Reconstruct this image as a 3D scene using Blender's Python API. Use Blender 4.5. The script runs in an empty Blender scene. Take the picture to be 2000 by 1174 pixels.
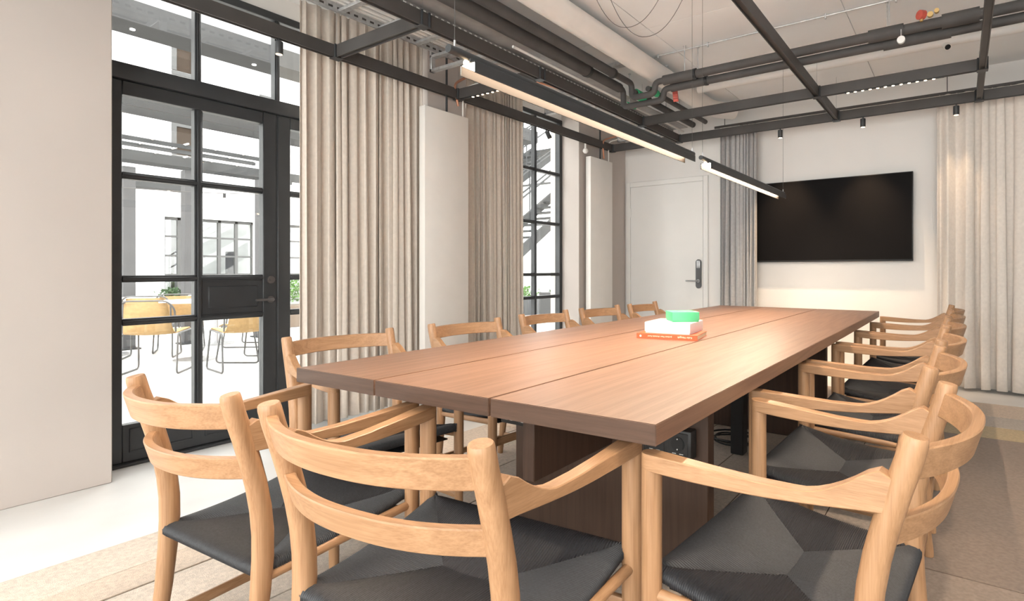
import bpy, bmesh, math, random
from mathutils import Vector, Matrix
random.seed(7)
R = math.radians
scn = bpy.context.scene
COL = scn.collection

# ------------------------------------------------------------------ camera, world, exposure
cam_d = bpy.data.cameras.new('camera'); cam = bpy.data.objects.new('camera', cam_d); COL.objects.link(cam)
cam_d.sensor_fit = 'HORIZONTAL'; cam_d.sensor_width = 36.0
cam_d.lens = 1075.0 / 2000 * 36.0
cam_d.shift_x = -164.0 / 2000; cam_d.shift_y = -59.8 / 2000   # the photograph is a crop of a level, shifted view
cam_d.clip_start = 0.02; cam_d.clip_end = 300
cam.location = (0, 0, 1.08); cam.rotation_euler = (R(90), 0, R(33.51))
scn.camera = cam

world = bpy.data.worlds.new('overcast_sky'); scn.world = world; world.use_nodes = True
wb = world.node_tree.nodes['Background']
wb.inputs[0].default_value = (1.0, 0.985, 0.965, 1); wb.inputs[1].default_value = 4.9

vs = scn.view_settings
vs.view_transform = 'Standard'; vs.look = 'None'; vs.gamma = 1.0; vs.use_curve_mapping = False
vs.exposure = 1.02

WX = -3.59      # inner face of the window wall piers
GX = -3.86      # plane of the steel windows
BY = 6.11       # tv wall
CZ = 2.93       # underside of the ceiling panels
RX = 2.8        # right wall
NY = -2.6       # wall behind the camera

def portal(name, loc, rot, sx, sy):
    l = bpy.data.lights.new(name, 'AREA'); l.shape = 'RECTANGLE'; l.size = sx; l.size_y = sy
    l.cycles.is_portal = True
    o = bpy.data.objects.new(name, l); COL.objects.link(o); o.location = loc; o.rotation_euler = rot
    return o
portal('door_daylight_portal', (GX - .08, 1.97, 1.4), (0, R(-90), 0), 2.8, 2.0)
portal('window_daylight_portal', (GX - .08, 4.22, 1.4), (0, R(-90), 0), 2.8, 1.7)
portal('side_window_daylight_portal', (GX - .08, -.85, 1.4), (0, R(-90), 0), 2.8, 2.1)
portal('rear_window_daylight_portal', (-.5, NY - .12, 1.45), (R(90), 0, 0), 5.4, 2.75)

# ------------------------------------------------------------------ materials
MATS = {}
def _nodes(name):
    m = bpy.data.materials.new(name); m.use_nodes = True
    nt = m.node_tree; return m, nt, nt.nodes['Principled BSDF']
def N(nt, t, **kw):
    n = nt.nodes.new(t)
    for k, v in kw.items():
        if k in n.inputs: n.inputs[k].default_value = v
        else: setattr(n, k, v)
    return n
def lk(nt, a, b): nt.links.new(a, b)
def ramp(nt, fac, stops):
    r = nt.nodes.new('ShaderNodeValToRGB'); e = r.color_ramp.elements
    while len(e) < len(stops): e.new(0.5)
    for i, (p, c) in enumerate(stops): e[i].position = p; e[i].color = (*c, 1)
    lk(nt, fac, r.inputs[0]); return r.outputs[0]
def mul(c, k): return tuple(min(1, x * k) for x in c)
def mat(name, col, rough=.6, metal=0., var=.06, scale=6., bump=0., bscale=60., spec=.5, stretch=None, sheen=0.):
    """plain surface with a little procedural tone variation and fine relief"""
    if name in MATS: return MATS[name]
    m, nt, b = _nodes(name)
    tc = N(nt, 'ShaderNodeTexCoord'); src = tc.outputs['Object']
    if stretch:
        mp = N(nt, 'ShaderNodeMapping'); mp.inputs['Scale'].default_value = stretch
        lk(nt, src, mp.inputs[0]); src = mp.outputs[0]
    no = N(nt, 'ShaderNodeTexNoise', Scale=scale, Detail=4.0); lk(nt, src, no.inputs['Vector'])
    lk(nt, ramp(nt, no.outputs[0], [(.3, mul(col, 1 - var)), (.7, mul(col, 1 + var))]), b.inputs['Base Color'])
    b.inputs['Roughness'].default_value = rough; b.inputs['Metallic'].default_value = metal
    b.inputs['Specular IOR Level'].default_value = spec
    if sheen: b.inputs['Sheen Weight'].default_value = sheen
    if bump:
        n2 = N(nt, 'ShaderNodeTexNoise', Scale=bscale, Detail=3.0); lk(nt, src, n2.inputs['Vector'])
        bp = N(nt, 'ShaderNodeBump', Strength=bump, Distance=.01); lk(nt, n2.outputs[0], bp.inputs['Height'])
        lk(nt, bp.outputs[0], b.inputs['Normal'])
    MATS[name] = m; return m
def wood(name, dark, light, axis, rough, gs=1.0, spec=.5, pore=.5, coat=0., ring=.30):
    m, nt, b = _nodes(name)
    tc = N(nt, 'ShaderNodeTexCoord'); oi = N(nt, 'ShaderNodeObjectInfo')
    ad = N(nt, 'ShaderNodeVectorMath', operation='ADD'); lk(nt, tc.outputs['Object'], ad.inputs[0])
    sc = N(nt, 'ShaderNodeVectorMath', operation='SCALE'); sc.inputs[0].default_value = (7, 3, 5); lk(nt, oi.outputs['Random'], sc.inputs['Scale'])
    lk(nt, sc.outputs[0], ad.inputs[1])
    mp = N(nt, 'ShaderNodeMapping'); s = [14 * gs] * 3; s[axis] = .75 * gs
    mp.inputs['Scale'].default_value = s; lk(nt, ad.outputs[0], mp.inputs[0])
    a = N(nt, 'ShaderNodeTexNoise', Scale=1.6, Detail=2.0, Distortion=.25); lk(nt, mp.outputs[0], a.inputs['Vector'])
    w = N(nt, 'ShaderNodeMath', operation='MULTIPLY'); w.inputs[1].default_value = 9.0; lk(nt, a.outputs[0], w.inputs[0])
    fr = N(nt, 'ShaderNodeMath', operation='PINGPONG'); fr.inputs[1].default_value = 1.0; lk(nt, w.outputs[0], fr.inputs[0])
    mp2 = N(nt, 'ShaderNodeMapping'); s2 = [330 * gs] * 3; s2[axis] = 7 * gs
    mp2.inputs['Scale'].default_value = s2; lk(nt, ad.outputs[0], mp2.inputs[0])
    f = N(nt, 'ShaderNodeTexNoise', Scale=1.0, Detail=2.0); lk(nt, mp2.outputs[0], f.inputs['Vector'])
    mx = N(nt, 'ShaderNodeMath', operation='MULTIPLY_ADD'); mx.inputs[1].default_value = ring; lk(nt, fr.outputs[0], mx.inputs[0])
    f2 = N(nt, 'ShaderNodeMath', operation='MULTIPLY'); f2.inputs[1].default_value = pore; lk(nt, f.outputs[0], f2.inputs[0])
    lk(nt, f2.outputs[0], mx.inputs[2])
    mid = tuple((x + y) / 2 for x, y in zip(dark, light))
    lk(nt, ramp(nt, mx.outputs[0], [(.1, dark), (.45, mid), (.85, light)]), b.inputs['Base Color'])
    b.inputs['Roughness'].default_value = rough; b.inputs['Specular IOR Level'].default_value = spec
    if coat: b.inputs['Coat Weight'].default_value = coat; b.inputs['Coat Roughness'].default_value = .3
    bp = N(nt, 'ShaderNodeBump', Strength=.12, Distance=.002); lk(nt, f.outputs[0], bp.inputs['Height']); lk(nt, bp.outputs[0], b.inputs['Normal'])
    MATS[name] = m; return m
def emit(name, col, s):
    m, nt, b = _nodes(name)
    b.inputs['Base Color'].default_value = (*col, 1); b.inputs['Emission Color'].default_value = (*col, 1); b.inputs['Emission Strength'].default_value = s
    MATS[name] = m; return m
def glass(name, refl=.07):
    m = bpy.data.materials.new(name); m.use_nodes = True; nt = m.node_tree; nt.nodes.clear()
    o = N(nt, 'ShaderNodeOutputMaterial'); t = N(nt, 'ShaderNodeBsdfTransparent'); g = N(nt, 'ShaderNodeBsdfGlossy', Roughness=.02)
    t.inputs[0].default_value = (.97, .985, .98, 1)
    x = N(nt, 'ShaderNodeMixShader'); x.inputs[0].default_value = refl
    lk(nt, t.outputs[0], x.inputs[1]); lk(nt, g.outputs[0], x.inputs[2]); lk(nt, x.outputs[0], o.inputs[0]); MATS[name] = m; return m

OD, OL = (.27, .137, .062), (.485, .280, .150)
OAK = [wood('oak_grain_' + 'xyz'[i], OD, OL, i, .42, pore=.72, ring=.26) for i in range(3)]
TD, TL = (.136, .070, .044), (.268, .153, .102)
TABW = wood('stained_table_oak', TD, TL, 1, .40, .7, .5, .55)
TABX = wood('stained_oak_shaded_end', mul(TD, .38), mul(TL, .38), 0, .45, .7, .4, .55)  # darker end grain, with the shade on the table ends put into its colour
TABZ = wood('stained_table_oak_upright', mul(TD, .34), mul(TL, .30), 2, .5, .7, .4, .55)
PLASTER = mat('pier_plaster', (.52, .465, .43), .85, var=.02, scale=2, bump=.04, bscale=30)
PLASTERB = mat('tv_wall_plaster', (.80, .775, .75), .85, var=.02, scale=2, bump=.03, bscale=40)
CEILM = mat('ceiling_board', (.87, .87, .87), .9, var=.02, scale=3)
CONC = mat('pale_concrete', (.76, .75, .735), .36, var=.07, scale=2.2, bump=.02, bscale=9)
BLK = mat('charcoal_painted_steel', (.030, .032, .035), .45, var=.12)
BLK2 = mat('dark_bronze_steel', (.066, .060, .057), .5, var=.12)
PIPE = mat('dark_pipe_insulation', (.075, .070, .068), .75, var=.15, bump=.1)
GALV = mat('galvanised_steel', (.62, .63, .64), .42, .75, var=.15, scale=30)
WHITEP = mat('white_painted_metal', (.86, .82, .775), .45, var=.02)
DUCTW = mat('white_painted_duct', (.78, .75, .72), .6, var=.03)
LINEN = mat('oatmeal_curtain_fabric', (.675, .595, .52), .9, var=.05, scale=40, bump=.15, bscale=300, sheen=.3)
LINENR = mat('cream_curtain_fabric', (.76, .695, .635), .9, var=.05, scale=40, bump=.15, bscale=300, sheen=.3)
GREYC = mat('grey_curtain_fabric', (.42, .41, .41), .85, var=.08, scale=40, bump=.15, bscale=300, sheen=.3)
CORD = mat('black_paper_cord', (.020, .021, .025), .5, var=.35, scale=180, bump=.12, bscale=1400, spec=.6)
SCREEN = mat('black_screen_glass', (.008, .007, .007), .55, var=.02, spec=.06)
BEZ = mat('black_plastic', (.016, .016, .017), .4, var=.1)
COPPER = mat('copper_pipe', (.70, .36, .24), .35, .8, var=.1)
GLASS = glass('window_glass')
STEEL = mat('brushed_steel', (.42, .42, .43), .35, .9, var=.1)
GUNM = mat('gunmetal_door_fitting', (.16, .15, .15), .38, .8, var=.1)
OUTM = mat('outdoor_chair_steel', (.085, .085, .085), .45, .2, var=.1)
BRASS = mat('brass', (.70, .50, .22), .4, .8, var=.1)
RED = mat('red_valve_paint', (.55, .10, .07), .5)
GREEN = mat('green_pipe_tape', (.03, .45, .20), .5)
DOORW = mat('white_door_paint', (.82, .80, .775), .5, var=.01)

# ------------------------------------------------------------------ mesh helpers
class MB:
    def __init__(s): s.bm = bmesh.new()
    def box(s, x0, x1, y0, y1, z0, z1, bev=0., seg=2, m=None):
        v = [s.bm.verts.new(p) for p in ((x0,y0,z0),(x1,y0,z0),(x1,y1,z0),(x0,y1,z0),(x0,y0,z1),(x1,y0,z1),(x1,y1,z1),(x0,y1,z1))]
        f = [s.bm.faces.new([v[i] for i in q]) for q in ((3,2,1,0),(4,5,6,7),(0,1,5,4),(1,2,6,5),(2,3,7,6),(3,0,4,7))]
        if m is not None: bmesh.ops.transform(s.bm, matrix=m, verts=v)
        if bev:
            es = set(e for q in f for e in q.edges)
            bmesh.ops.bevel(s.bm, geom=list(es), offset=bev, segments=seg, profile=.5, affect='EDGES', clamp_overlap=True)
        return s
    def tube(s, pts, r, n=12, cap=True, sx=1., sy=1.):
        pts = [Vector(p) for p in pts]; k = len(pts)
        rs = r if isinstance(r, (list, tuple)) else [r] * k
        t0 = (pts[1] - pts[0]).normalized(); up = Vector((0, 0, 1)) if abs(t0.z) < .9 else Vector((1, 0, 0))
        u = t0.cross(up).normalized(); rings = []
        for i in range(k):
            t = ((pts[min(i + 1, k - 1)] - pts[i]).normalized() + (pts[i] - pts[max(i - 1, 0)]).normalized())
            t.normalize(); u = (u - t * u.dot(t)).normalized(); w = t.cross(u)
            rings.append([s.bm.verts.new(pts[i] + u * (math.cos(2 * math.pi * j / n) * rs[i] * sx) + w * (math.sin(2 * math.pi * j / n) * rs[i] * sy)) for j in range(n)])
        for a, b in zip(rings, rings[1:]):
            for j in range(n): s.bm.faces.new((a[j], a[(j + 1) % n], b[(j + 1) % n], b[j]))
        if cap: s.bm.faces.new(rings[0][::-1]); s.bm.faces.new(rings[-1])
        return s
    def sweep(s, secs):
        """loft closed sections (lists of points)"""
        rings = [[s.bm.verts.new(p) for p in q] for q in secs]; n = len(rings[0])
        for a, b in zip(rings, rings[1:]):
            for j in range(n): s.bm.faces.new((a[j], a[(j + 1) % n], b[(j + 1) % n], b[j]))
        s.bm.faces.new(rings[0][::-1]); s.bm.faces.new(rings[-1]); return s
    def grid(s, rows, close=False):
        vv = [[s.bm.verts.new(p) for p in q] for q in rows]
        for a, b in zip(vv, vv[1:]):
            for j in range(len(a) - 1): s.bm.faces.new((a[j], a[j + 1], b[j + 1], b[j]))
        return s
    def poly(s, pts, z0, z1, bev=0.):
        lo = [s.bm.verts.new((x, y, z0)) for x, y in pts]; hi = [s.bm.verts.new((x, y, z1)) for x, y in pts]; n = len(pts)
        f = [s.bm.faces.new(lo[::-1]), s.bm.faces.new(hi)]
        for i in range(n): f.append(s.bm.faces.new((lo[i], lo[(i + 1) % n], hi[(i + 1) % n], hi[i])))
        if bev: bmesh.ops.bevel(s.bm, geom=list(set(e for q in f for e in q.edges)), offset=bev, segments=2, affect='EDGES')
        return s
    def sphere(s, c, r, seg=14, sc=(1, 1, 1)):
        m = Matrix.Translation(c) @ Matrix.Diagonal((r * sc[0], r * sc[1], r * sc[2], 1))
        bmesh.ops.create_uvsphere(s.bm, u_segments=seg, v_segments=max(6, seg // 2), radius=1, matrix=m); return s
    def mesh(s, name, ang=38):
        bmesh.ops.recalc_face_normals(s.bm, faces=s.bm.faces)
        me = bpy.data.meshes.new(name); s.bm.to_mesh(me); s.bm.free()
        for p in me.polygons: p.use_smooth = True
        me.set_sharp_from_angle(angle=R(ang)); return me
    def build(s, name, material, parent=None, ang=38):
        me = s.mesh(name, ang); me.materials.append(material)
        return link(name, me, parent)
def link(name, data, parent=None):
    o = bpy.data.objects.new(name, data); COL.objects.link(o)
    if parent is not None: o.parent = parent
    return o
def tag(o, label=None, cat=None, group=None, kind=None):
    if label: o['label'] = label
    if cat: o['category'] = cat
    if group: o['group'] = group
    if kind: o['kind'] = kind
    return o
def thing(name, label, cat, loc=(0, 0, 0), rz=0., group=None, kind=None):
    o = link(name, None); o.location = loc; o.rotation_euler = (0, 0, rz)
    return tag(o, label, cat, group, kind)
def copy_tree(o, parent=None):
    c = o.copy(); COL.objects.link(c); c.parent = parent
    for ch in [q for q in o.children]: copy_tree(ch, c)
    return c
def B(x0, x1, y0, y1, z0, z1, bev=0., seg=2): return MB().box(x0, x1, y0, y1, z0, z1, bev, seg)
def struct(o): o['kind'] = 'structure'; return o
def fillet(pts, r, n=5):
    """polyline with rounded corners"""
    pts = [Vector(p) for p in pts]; out = [pts[0]]
    for a, b, c in zip(pts, pts[1:], pts[2:]):
        d1 = (a - b).normalized(); d2 = (c - b).normalized(); rr = min(r, (a - b).length * .49, (c - b).length * .49)
        p, q = b + d1 * rr, b + d2 * rr
        for i in range(n + 1):
            t = i / n; out.append(p * (1 - t) ** 2 + b * 2 * t * (1 - t) + q * t * t)
    out.append(pts[-1]); return out

# ------------------------------------------------------------------ room shell
flo = struct(B(-3.95, RX, NY, BY, -.12, 0).build('floor', CONC)); flo['label'] = 'pale polished concrete floor'
ceil = struct(B(-3.95, RX, NY, BY + .2, CZ + .03, CZ + .2).build('ceiling', mat('ceiling_slab', (.30, .28, .27), .9)))
ceil['label'] = 'pale boarded ceiling with fine joints'
xs = [-3.59, -2.0, -.685, .63, 1.95, RX]; ys = [NY, -.60, 1.57, 3.74, BY]
for i in range(len(xs) - 1):
    for j in range(len(ys) - 1):
        B(xs[i] + .002, xs[i + 1] - .002, ys[j] + .002, ys[j + 1] - .002, CZ, CZ + .028, .0015, 1).build('ceiling_panel', CEILM, ceil)
# window wall: piers with full height recesses between them
OPEN = [(-1.75, .15), (.974, 2.957), (3.372, 5.076)]
wl = thing('wall_left', 'warm white plastered window wall with deep piers', None, kind='structure')
edges = [NY] + [e for o in OPEN for e in o] + [BY]
for a, b in zip(edges[0::2], edges[1::2]):
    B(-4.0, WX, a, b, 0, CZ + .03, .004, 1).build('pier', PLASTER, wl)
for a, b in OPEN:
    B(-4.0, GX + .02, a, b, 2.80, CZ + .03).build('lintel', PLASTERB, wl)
    B(GX + .02, WX, a, b, CZ - .005, CZ + .03).build('recess_soffit', CEILM, wl)
wbk = struct(B(-4.0, RX + .2, BY, BY + .2, 0, CZ + .03).build('wall_back', PLASTERB)); wbk['label'] = 'white plastered wall behind the screen'
wr = struct(B(RX, RX + .2, NY, BY, 0, CZ + .03).build('wall_right', PLASTERB)); wr['label'] = 'white plastered side wall'
wn = MB(); wn.box(-4.0, -3.2, NY - .2, NY, 0, CZ + .03).box(2.2, RX + .2, NY - .2, NY, 0, CZ + .03).box(-3.2, 2.2, NY - .2, NY, 2.82, CZ + .03).box(-3.2, 2.2, NY - .2, NY, 0, .08)
wn = struct(wn.build('wall_rear', PLASTERB)); wn['label'] = 'white plastered wall with wide glazing'

# ------------------------------------------------------------------ steel windows and glazed doors
def bar(mb, a0, a1, z0, z1, x0, x1): mb.box(x0, x1, a0, a1, z0, z1, .004, 1)
def steel_window(name, label, y0, y1, z0, z1, muls, trans, par=None, sub=False):
    """frame, mullions, glazing bars and panes in the plane x = GX"""
    w = thing(name, label, None, kind='structure') if par is None else par
    fx0, fx1 = GX - .035, GX + .035; fw = .05
    mb = MB(); bar(mb, y0, y1, z0, z0 + fw, fx0, fx1); bar(mb, y0, y1, z1 - fw, z1, fx0, fx1)
    bar(mb, y0, y0 + fw, z0 + fw, z1 - fw, fx0, fx1); bar(mb, y1 - fw, y1, z0 + fw, z1 - fw, fx0, fx1)
    mb.build('window_frame', BLK, w)
    cols = [y0 + fw] + list(muls) + [y1 - fw]; rows = [z0 + fw] + list(trans) + [z1 - fw]
    for m in muls:
        q = MB(); q.box(GX - .028, GX + .028, m - .017, m + .017, z0 + fw, z1 - fw, .003, 1).box(GX - .012, GX + .036, m - .008, m + .008, z0 + fw, z1 - fw, .002, 1); q.build('mullion', BLK, w)
    for t in trans:
        q = MB(); q.box(GX - .026, GX + .026, y0 + fw, y1 - fw, t - .017, t + .017, .003, 1).box(GX - .012, GX + .034, y0 + fw, y1 - fw, t - .008, t + .008, .002, 1); q.build('glazing_bar', BLK, w)
    for i in range(len(cols) - 1):
        for j in range(len(rows) - 1):
            B(GX - .016, GX - .010, cols[i], cols[i + 1], rows[j], rows[j + 1]).build('pane', GLASS, w)
    return w
steel_window('window_2', 'tall black steel window with eight square panes beside the far pier', 3.372, 5.076, 0.02, 2.80, [3.741, 4.174, 4.607], [.78, 1.03, 1.60, 2.17])
steel_window('window_3', 'tall black steel window behind the viewpoint', -1.75, .15, 0.02, 2.80, [-1.28, -.80, -.33], [.78, 1.03, 1.60, 2.17])
w4 = thing('window_4', 'wide steel window behind the viewpoint', None, kind='structure')
for i in range(6):
    y = -3.2 + 5.4 * i / 5; B(y - .025, y + .025, NY - .14, NY - .08, .08, 2.82, .003, 1).build('mullion', BLK, w4)
for z in (.105, 1.5, 2.795): B(-3.2, 2.2, NY - .13, NY - .09, z - .025, z + .025, .003, 1).build('glazing_bar', BLK, w4)
for i in range(5): B(-3.2 + 5.4 * i / 5, -3.2 + 5.4 * (i + 1) / 5, NY - .113, NY - .107, .08, 2.82).build('pane', GLASS, w4)

# door_1: double glazed steel doors; window_1 is the transom light above them
D0, DM, D1 = .974, 1.902, 2.957
tw = thing('window_1', 'upper black steel transom light above the glazed double doors', None, kind='structure')
steel_window('', '', D0, D1, 2.15, 2.80, [1.443, 1.905, 2.434], [], par=tw)
B(GX - .05, GX + .05, D0, D1, 2.125, 2.215, .005, 2).build('transom_beam', BLK, tw)
dd = thing('door_1', 'black steel glazed double doors to the courtyard', None, kind='structure')
for nm, a, b in (('door_jamb', D0, D0 + .045), ('door_jamb', D1 - .045, D1)):
    B(GX - .045, GX + .045, a, b, 0, 2.125, .005, 1).build(nm, BLK, dd)
B(GX - .05, GX + .06, D0, D1, 0, .018, .004, 1).build('threshold', BLK, dd)
def leaf(y0, y1, mid, hinge_left):
    lf = link('door_leaf', None, dd)
    st = .058; x0, x1 = GX - .03, GX + .03; zb, zt = .02, 2.122
    stA, stB = (st, .085) if hinge_left else (.085, st)
    fr = MB(); fr.box(x0, x1, y0, y0 + stA, zb, zt, .004, 1).box(x0, x1, y1 - stB, y1, zb, zt, .004, 1)
    fr.box(x0, x1, y0 + stA, y1 - stB, 2.045, zt, .004, 1).box(x0, x1, y0 + stA, y1 - stB, zb, .225, .004, 1).build('leaf_frame', BLK, lf)
    ya, yb = y0 + stA, y1 - stB
    q = MB(); q.box(x0 + .004, x1 - .004, mid - .022, mid + .022, .225, 2.045, .004, 1).box(GX, x1 + .008, mid - .010, mid + .010, .225, 2.045, .003, 1); q.build('mullion', BLK, lf)
    for z in (.79, 1.03, 1.602):
        q = MB(); q.box(x0 + .004, x1 - .004, ya, yb, z - .019, z + .019, .004, 1).box(GX, x1 + .006, ya, yb, z - .009, z + .009, .003, 1); q.build('glazing_bar', BLK, lf)
    lev = [.225, .79, 1.03, 1.602, 2.045]
    lock = 1 if hinge_left else None
    for c, (p, r_) in enumerate(((ya, mid), (mid, yb))):
        for j in range(4):
            if j == 1 and c == lock:
                q = MB(); q.box(x0 + .006, x1 - .008, p, r_, lev[j], lev[j + 1]); q.box(GX, x1 - .002, p + .05, r_ - .03, lev[j] + .05, lev[j + 1] - .05, .006, 1); q.build('lock_panel', BLK, lf)
            else:
                B(GX - .004, GX + .002, p, r_, lev[j], lev[j + 1]).build('pane', GLASS, lf)
    for p, r_ in ((ya, mid), (mid, yb)):     # raised moulding of the kick panel
        q = MB()
        for bx in ((p + .03, r_ - .03, .07, .078), (p + .03, r_ - .03, .195, .203), (p + .03, p + .038, .07, .203), (r_ - .038, r_ - .03, .07, .203)): q.box(x1 - .002, x1 + .006, *bx, .002, 1)
        q.build('kick_moulding', BLK, lf)
    return lf
l1 = leaf(D0 + .05, DM - .004, 1.447, True); leaf(DM + .004, D1 - .05, 2.434, False)
hx = GX + .03
h = MB(); h.tube([(hx, 1.858, .885), (hx + .012, 1.858, .885)], .022, 20); h.tube(fillet([(hx + .008, 1.858, .885), (hx + .05, 1.858, .885), (hx + .05, 1.745, .885)], .015), .0085, 10); h.build('door_handle', GUNM, dd)
h = MB(); h.tube([(hx, 1.858, 1.015), (hx + .014, 1.858, 1.015)], .024, 22).tube([(hx + .012, 1.858, 1.015), (hx + .02, 1.858, 1.015)], .012, 14); h.build('lock_cylinder', GUNM, dd)

# door_2: white flush door in the tv wall
d2 = thing('door_2', 'white flush interior door with a grey electronic lock plate', None, kind='structure')
DX0, DX1, DT = -3.571, -2.463, 2.19
q = MB()
q.box(DX0, DX0 + .06, BY - .02, BY + .01, 0, DT, .004, 1).box(DX1 - .06, DX1, BY - .02, BY + .01, 0, DT, .004, 1).box(DX0 + .06, DX1 - .06, BY - .02, BY + .01, DT - .06, DT, .004, 1)
q.build('architrave', DOORW, d2)
B(DX0 + .066, DX1 - .066, BY - .010, BY + .01, .006, DT - .066, .002, 1).build('door_panel', DOORW, d2)
for z in (.25, 1.75): MB().tube([(DX0 + .063, BY - .016, z), (DX0 + .063, BY - .016, z + .11)], .008, 10).build('hinge', DOORW, d2)
lp = MB()
px = DX1 - .115
prof = [(px + .034 * math.cos(a), 1.17 + .034 * math.sin(a)) for a in [math.pi * i / 10 for i in range(11)]] + [(px + .034 * math.cos(a), .895 + .034 * math.sin(a)) for a in [math.pi + math.pi * i / 10 for i in range(11)]]
lp.sweep([[(x, BY - .030, z) for x, z in prof], [(x, BY - .008, z) for x, z in prof]])
lp.build('lock_plate', mat('grey_lock_plastic', (.10, .10, .105), .4), d2)
pl = MB(); pl.box(px - .022, px + .022, BY - .034, BY - .03, 1.10, 1.19, .008, 2); pl.build('card_reader', STEEL, d2)
hd = MB(); hd.tube(fillet([(px, BY - .03, .95), (px, BY - .075, .95), (px - .14, BY - .075, .95)], .015), .009, 10).tube([(px, BY - .03, .95), (px, BY - .04, .95)], .02, 16); hd.build('door_handle', STEEL, d2)

# ------------------------------------------------------------------ patchwork rug
rug = thing('patchwork_rug', 'beige and brown patchwork rug under the long meeting table', 'rug')
B(-2.743, 1.75, -1.2, 5.41, .001, .007).build('backing', mat('rug_backing', (.14, .105, .082), .95), rug)
rugm = [mat('rug_patch_%s' % n, c, .95, var=.16, scale=70, bump=.4, bscale=380, sheen=.2) for n, c in (
    ('sand', (.56, .45, .355)), ('stone', (.50, .42, .345)), ('oat', (.62, .52, .43)), ('taupe', (.30, .225, .175)), ('umber', (.25, .182, .14)), ('straw', (.50, .38, .21)), ('grey', (.44, .385, .335)))]
x = -2.743; ci = 0
while x < 1.70:
    wdt = random.choice((.17, .22, .26, .30)) if x < -.45 else random.choice((.45, .6, .75))
    x1 = min(x + wdt, 1.75)
    if 1.75 - x1 < .12: x1 = 1.75
    y = -1.2; ri = 0
    while y < 5.40:
        ln = random.choice((.9, 1.3, 1.8, 2.3)); y1 = min(y + ln, 5.41)
        if 5.41 - y1 < .25: y1 = 5.41
        if x < -.45: k = random.choice((0, 0, 1, 2, 2, 6))
        elif x < .0: k = random.choice((3, 3, 4, 1))
        else: k = random.choice((3, 4, 4, 3, 4))
        if x >= -.45:      # broad brown fields, then a straw band and pale strips at the far edge
            cuts_ = [-1.2, .75, 2.3, 4.30, 4.62, 4.95, 5.41]; i_ = max(n_ for n_ in range(6) if cuts_[n_] <= y + .001)
            y1 = cuts_[i_ + 1]; k = (4, 3, 4, 5, 6, 0)[i_]
        g = .0022; hz = .0105 + random.uniform(-.0012, .0012)
        B(x + g, x1 - g, y + g, y1 - g, .006, hz, .0025, 1).build('patch', rugm[k], rug)
        y = y1
    x = x1

# ------------------------------------------------------------------ meeting table
TZ, TT = .75, .047
tab = thing('meeting_table', 'long dark stained oak meeting table of three wide planks', 'table', (-1.20, 2.95, 0))
def TP(x): return x + 1.20
def TQ(y): return y - 2.95
for a, b in ((-1.866, -1.4655), (-1.4595, -1.0115), (-1.0055, -.541)):
    na, nb = .99 + (a + 1.852) * .044, .99 + (b + 1.852) * .044
    pts = [(TP(a), TQ(na)), (TP(b), TQ(nb)), (TP(b), TQ(4.92)), (TP(a), TQ(4.92))]
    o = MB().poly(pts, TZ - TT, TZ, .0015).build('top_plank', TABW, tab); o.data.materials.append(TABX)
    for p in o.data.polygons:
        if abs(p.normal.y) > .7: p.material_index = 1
for i, ya in enumerate((1.722, 3.633)):
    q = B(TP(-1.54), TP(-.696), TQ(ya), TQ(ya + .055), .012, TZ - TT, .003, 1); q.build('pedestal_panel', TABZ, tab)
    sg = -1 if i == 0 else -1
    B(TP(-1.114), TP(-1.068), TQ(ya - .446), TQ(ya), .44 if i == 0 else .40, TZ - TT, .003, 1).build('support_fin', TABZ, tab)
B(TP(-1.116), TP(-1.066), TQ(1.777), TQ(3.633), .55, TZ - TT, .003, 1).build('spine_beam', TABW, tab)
B(TP(-1.115), TP(-1.04), TQ(3.10), TQ(3.18), .012, TZ - TT, .004, 1).build('cable_riser', BEZ, tab)
for xa, xb in ((-.915, -.735), (-1.58, -1.40)):
    sb = B(TP(xa), TP(xb), TQ(1.674), TQ(1.722), .452, .548, .006, 2).build('socket_block', mat('socket_black', (.022, .021, .021), .45), tab)
    for k in range(2):
        cx = TP(xa) + .047 + k * .086; cy = TQ(1.674); cz = .502
        f = MB()
        ring = lambda r, y: [(cx + r * math.cos(2 * math.pi * j / 20), y, cz + r * math.sin(2 * math.pi * j / 20)) for j in range(20)]
        f.box(cx - .036, cx + .036, cy - .002, cy + .001, cz - .037, cz + .037, .003, 1)
        f.build('socket_plate', BEZ, sb)
        f = MB(); f.tube([(cx, cy - .0045, cz), (cx, cy - .0015, cz)], .024, 24); f.tube([(cx, cy - .0055, cz), (cx, cy - .004, cz)], .0215, 24); f.build('socket_well', mat('socket_well', (.006, .006, .006), .5), sb)
        f = MB()
        for dz in (-.017, .017): f.tube([(cx, cy - .0075, cz + dz), (cx, cy - .005, cz + dz)], .0022, 8)
        for dx in (-.013, .013): f.box(cx + dx - .007, cx + dx + .007, cy - .0035, cy - .0018, cz - .033, cz - .031)
        f.build('socket_contact', mat('pale_contact', (.75, .75, .73), .35, .3), sb)

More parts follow.
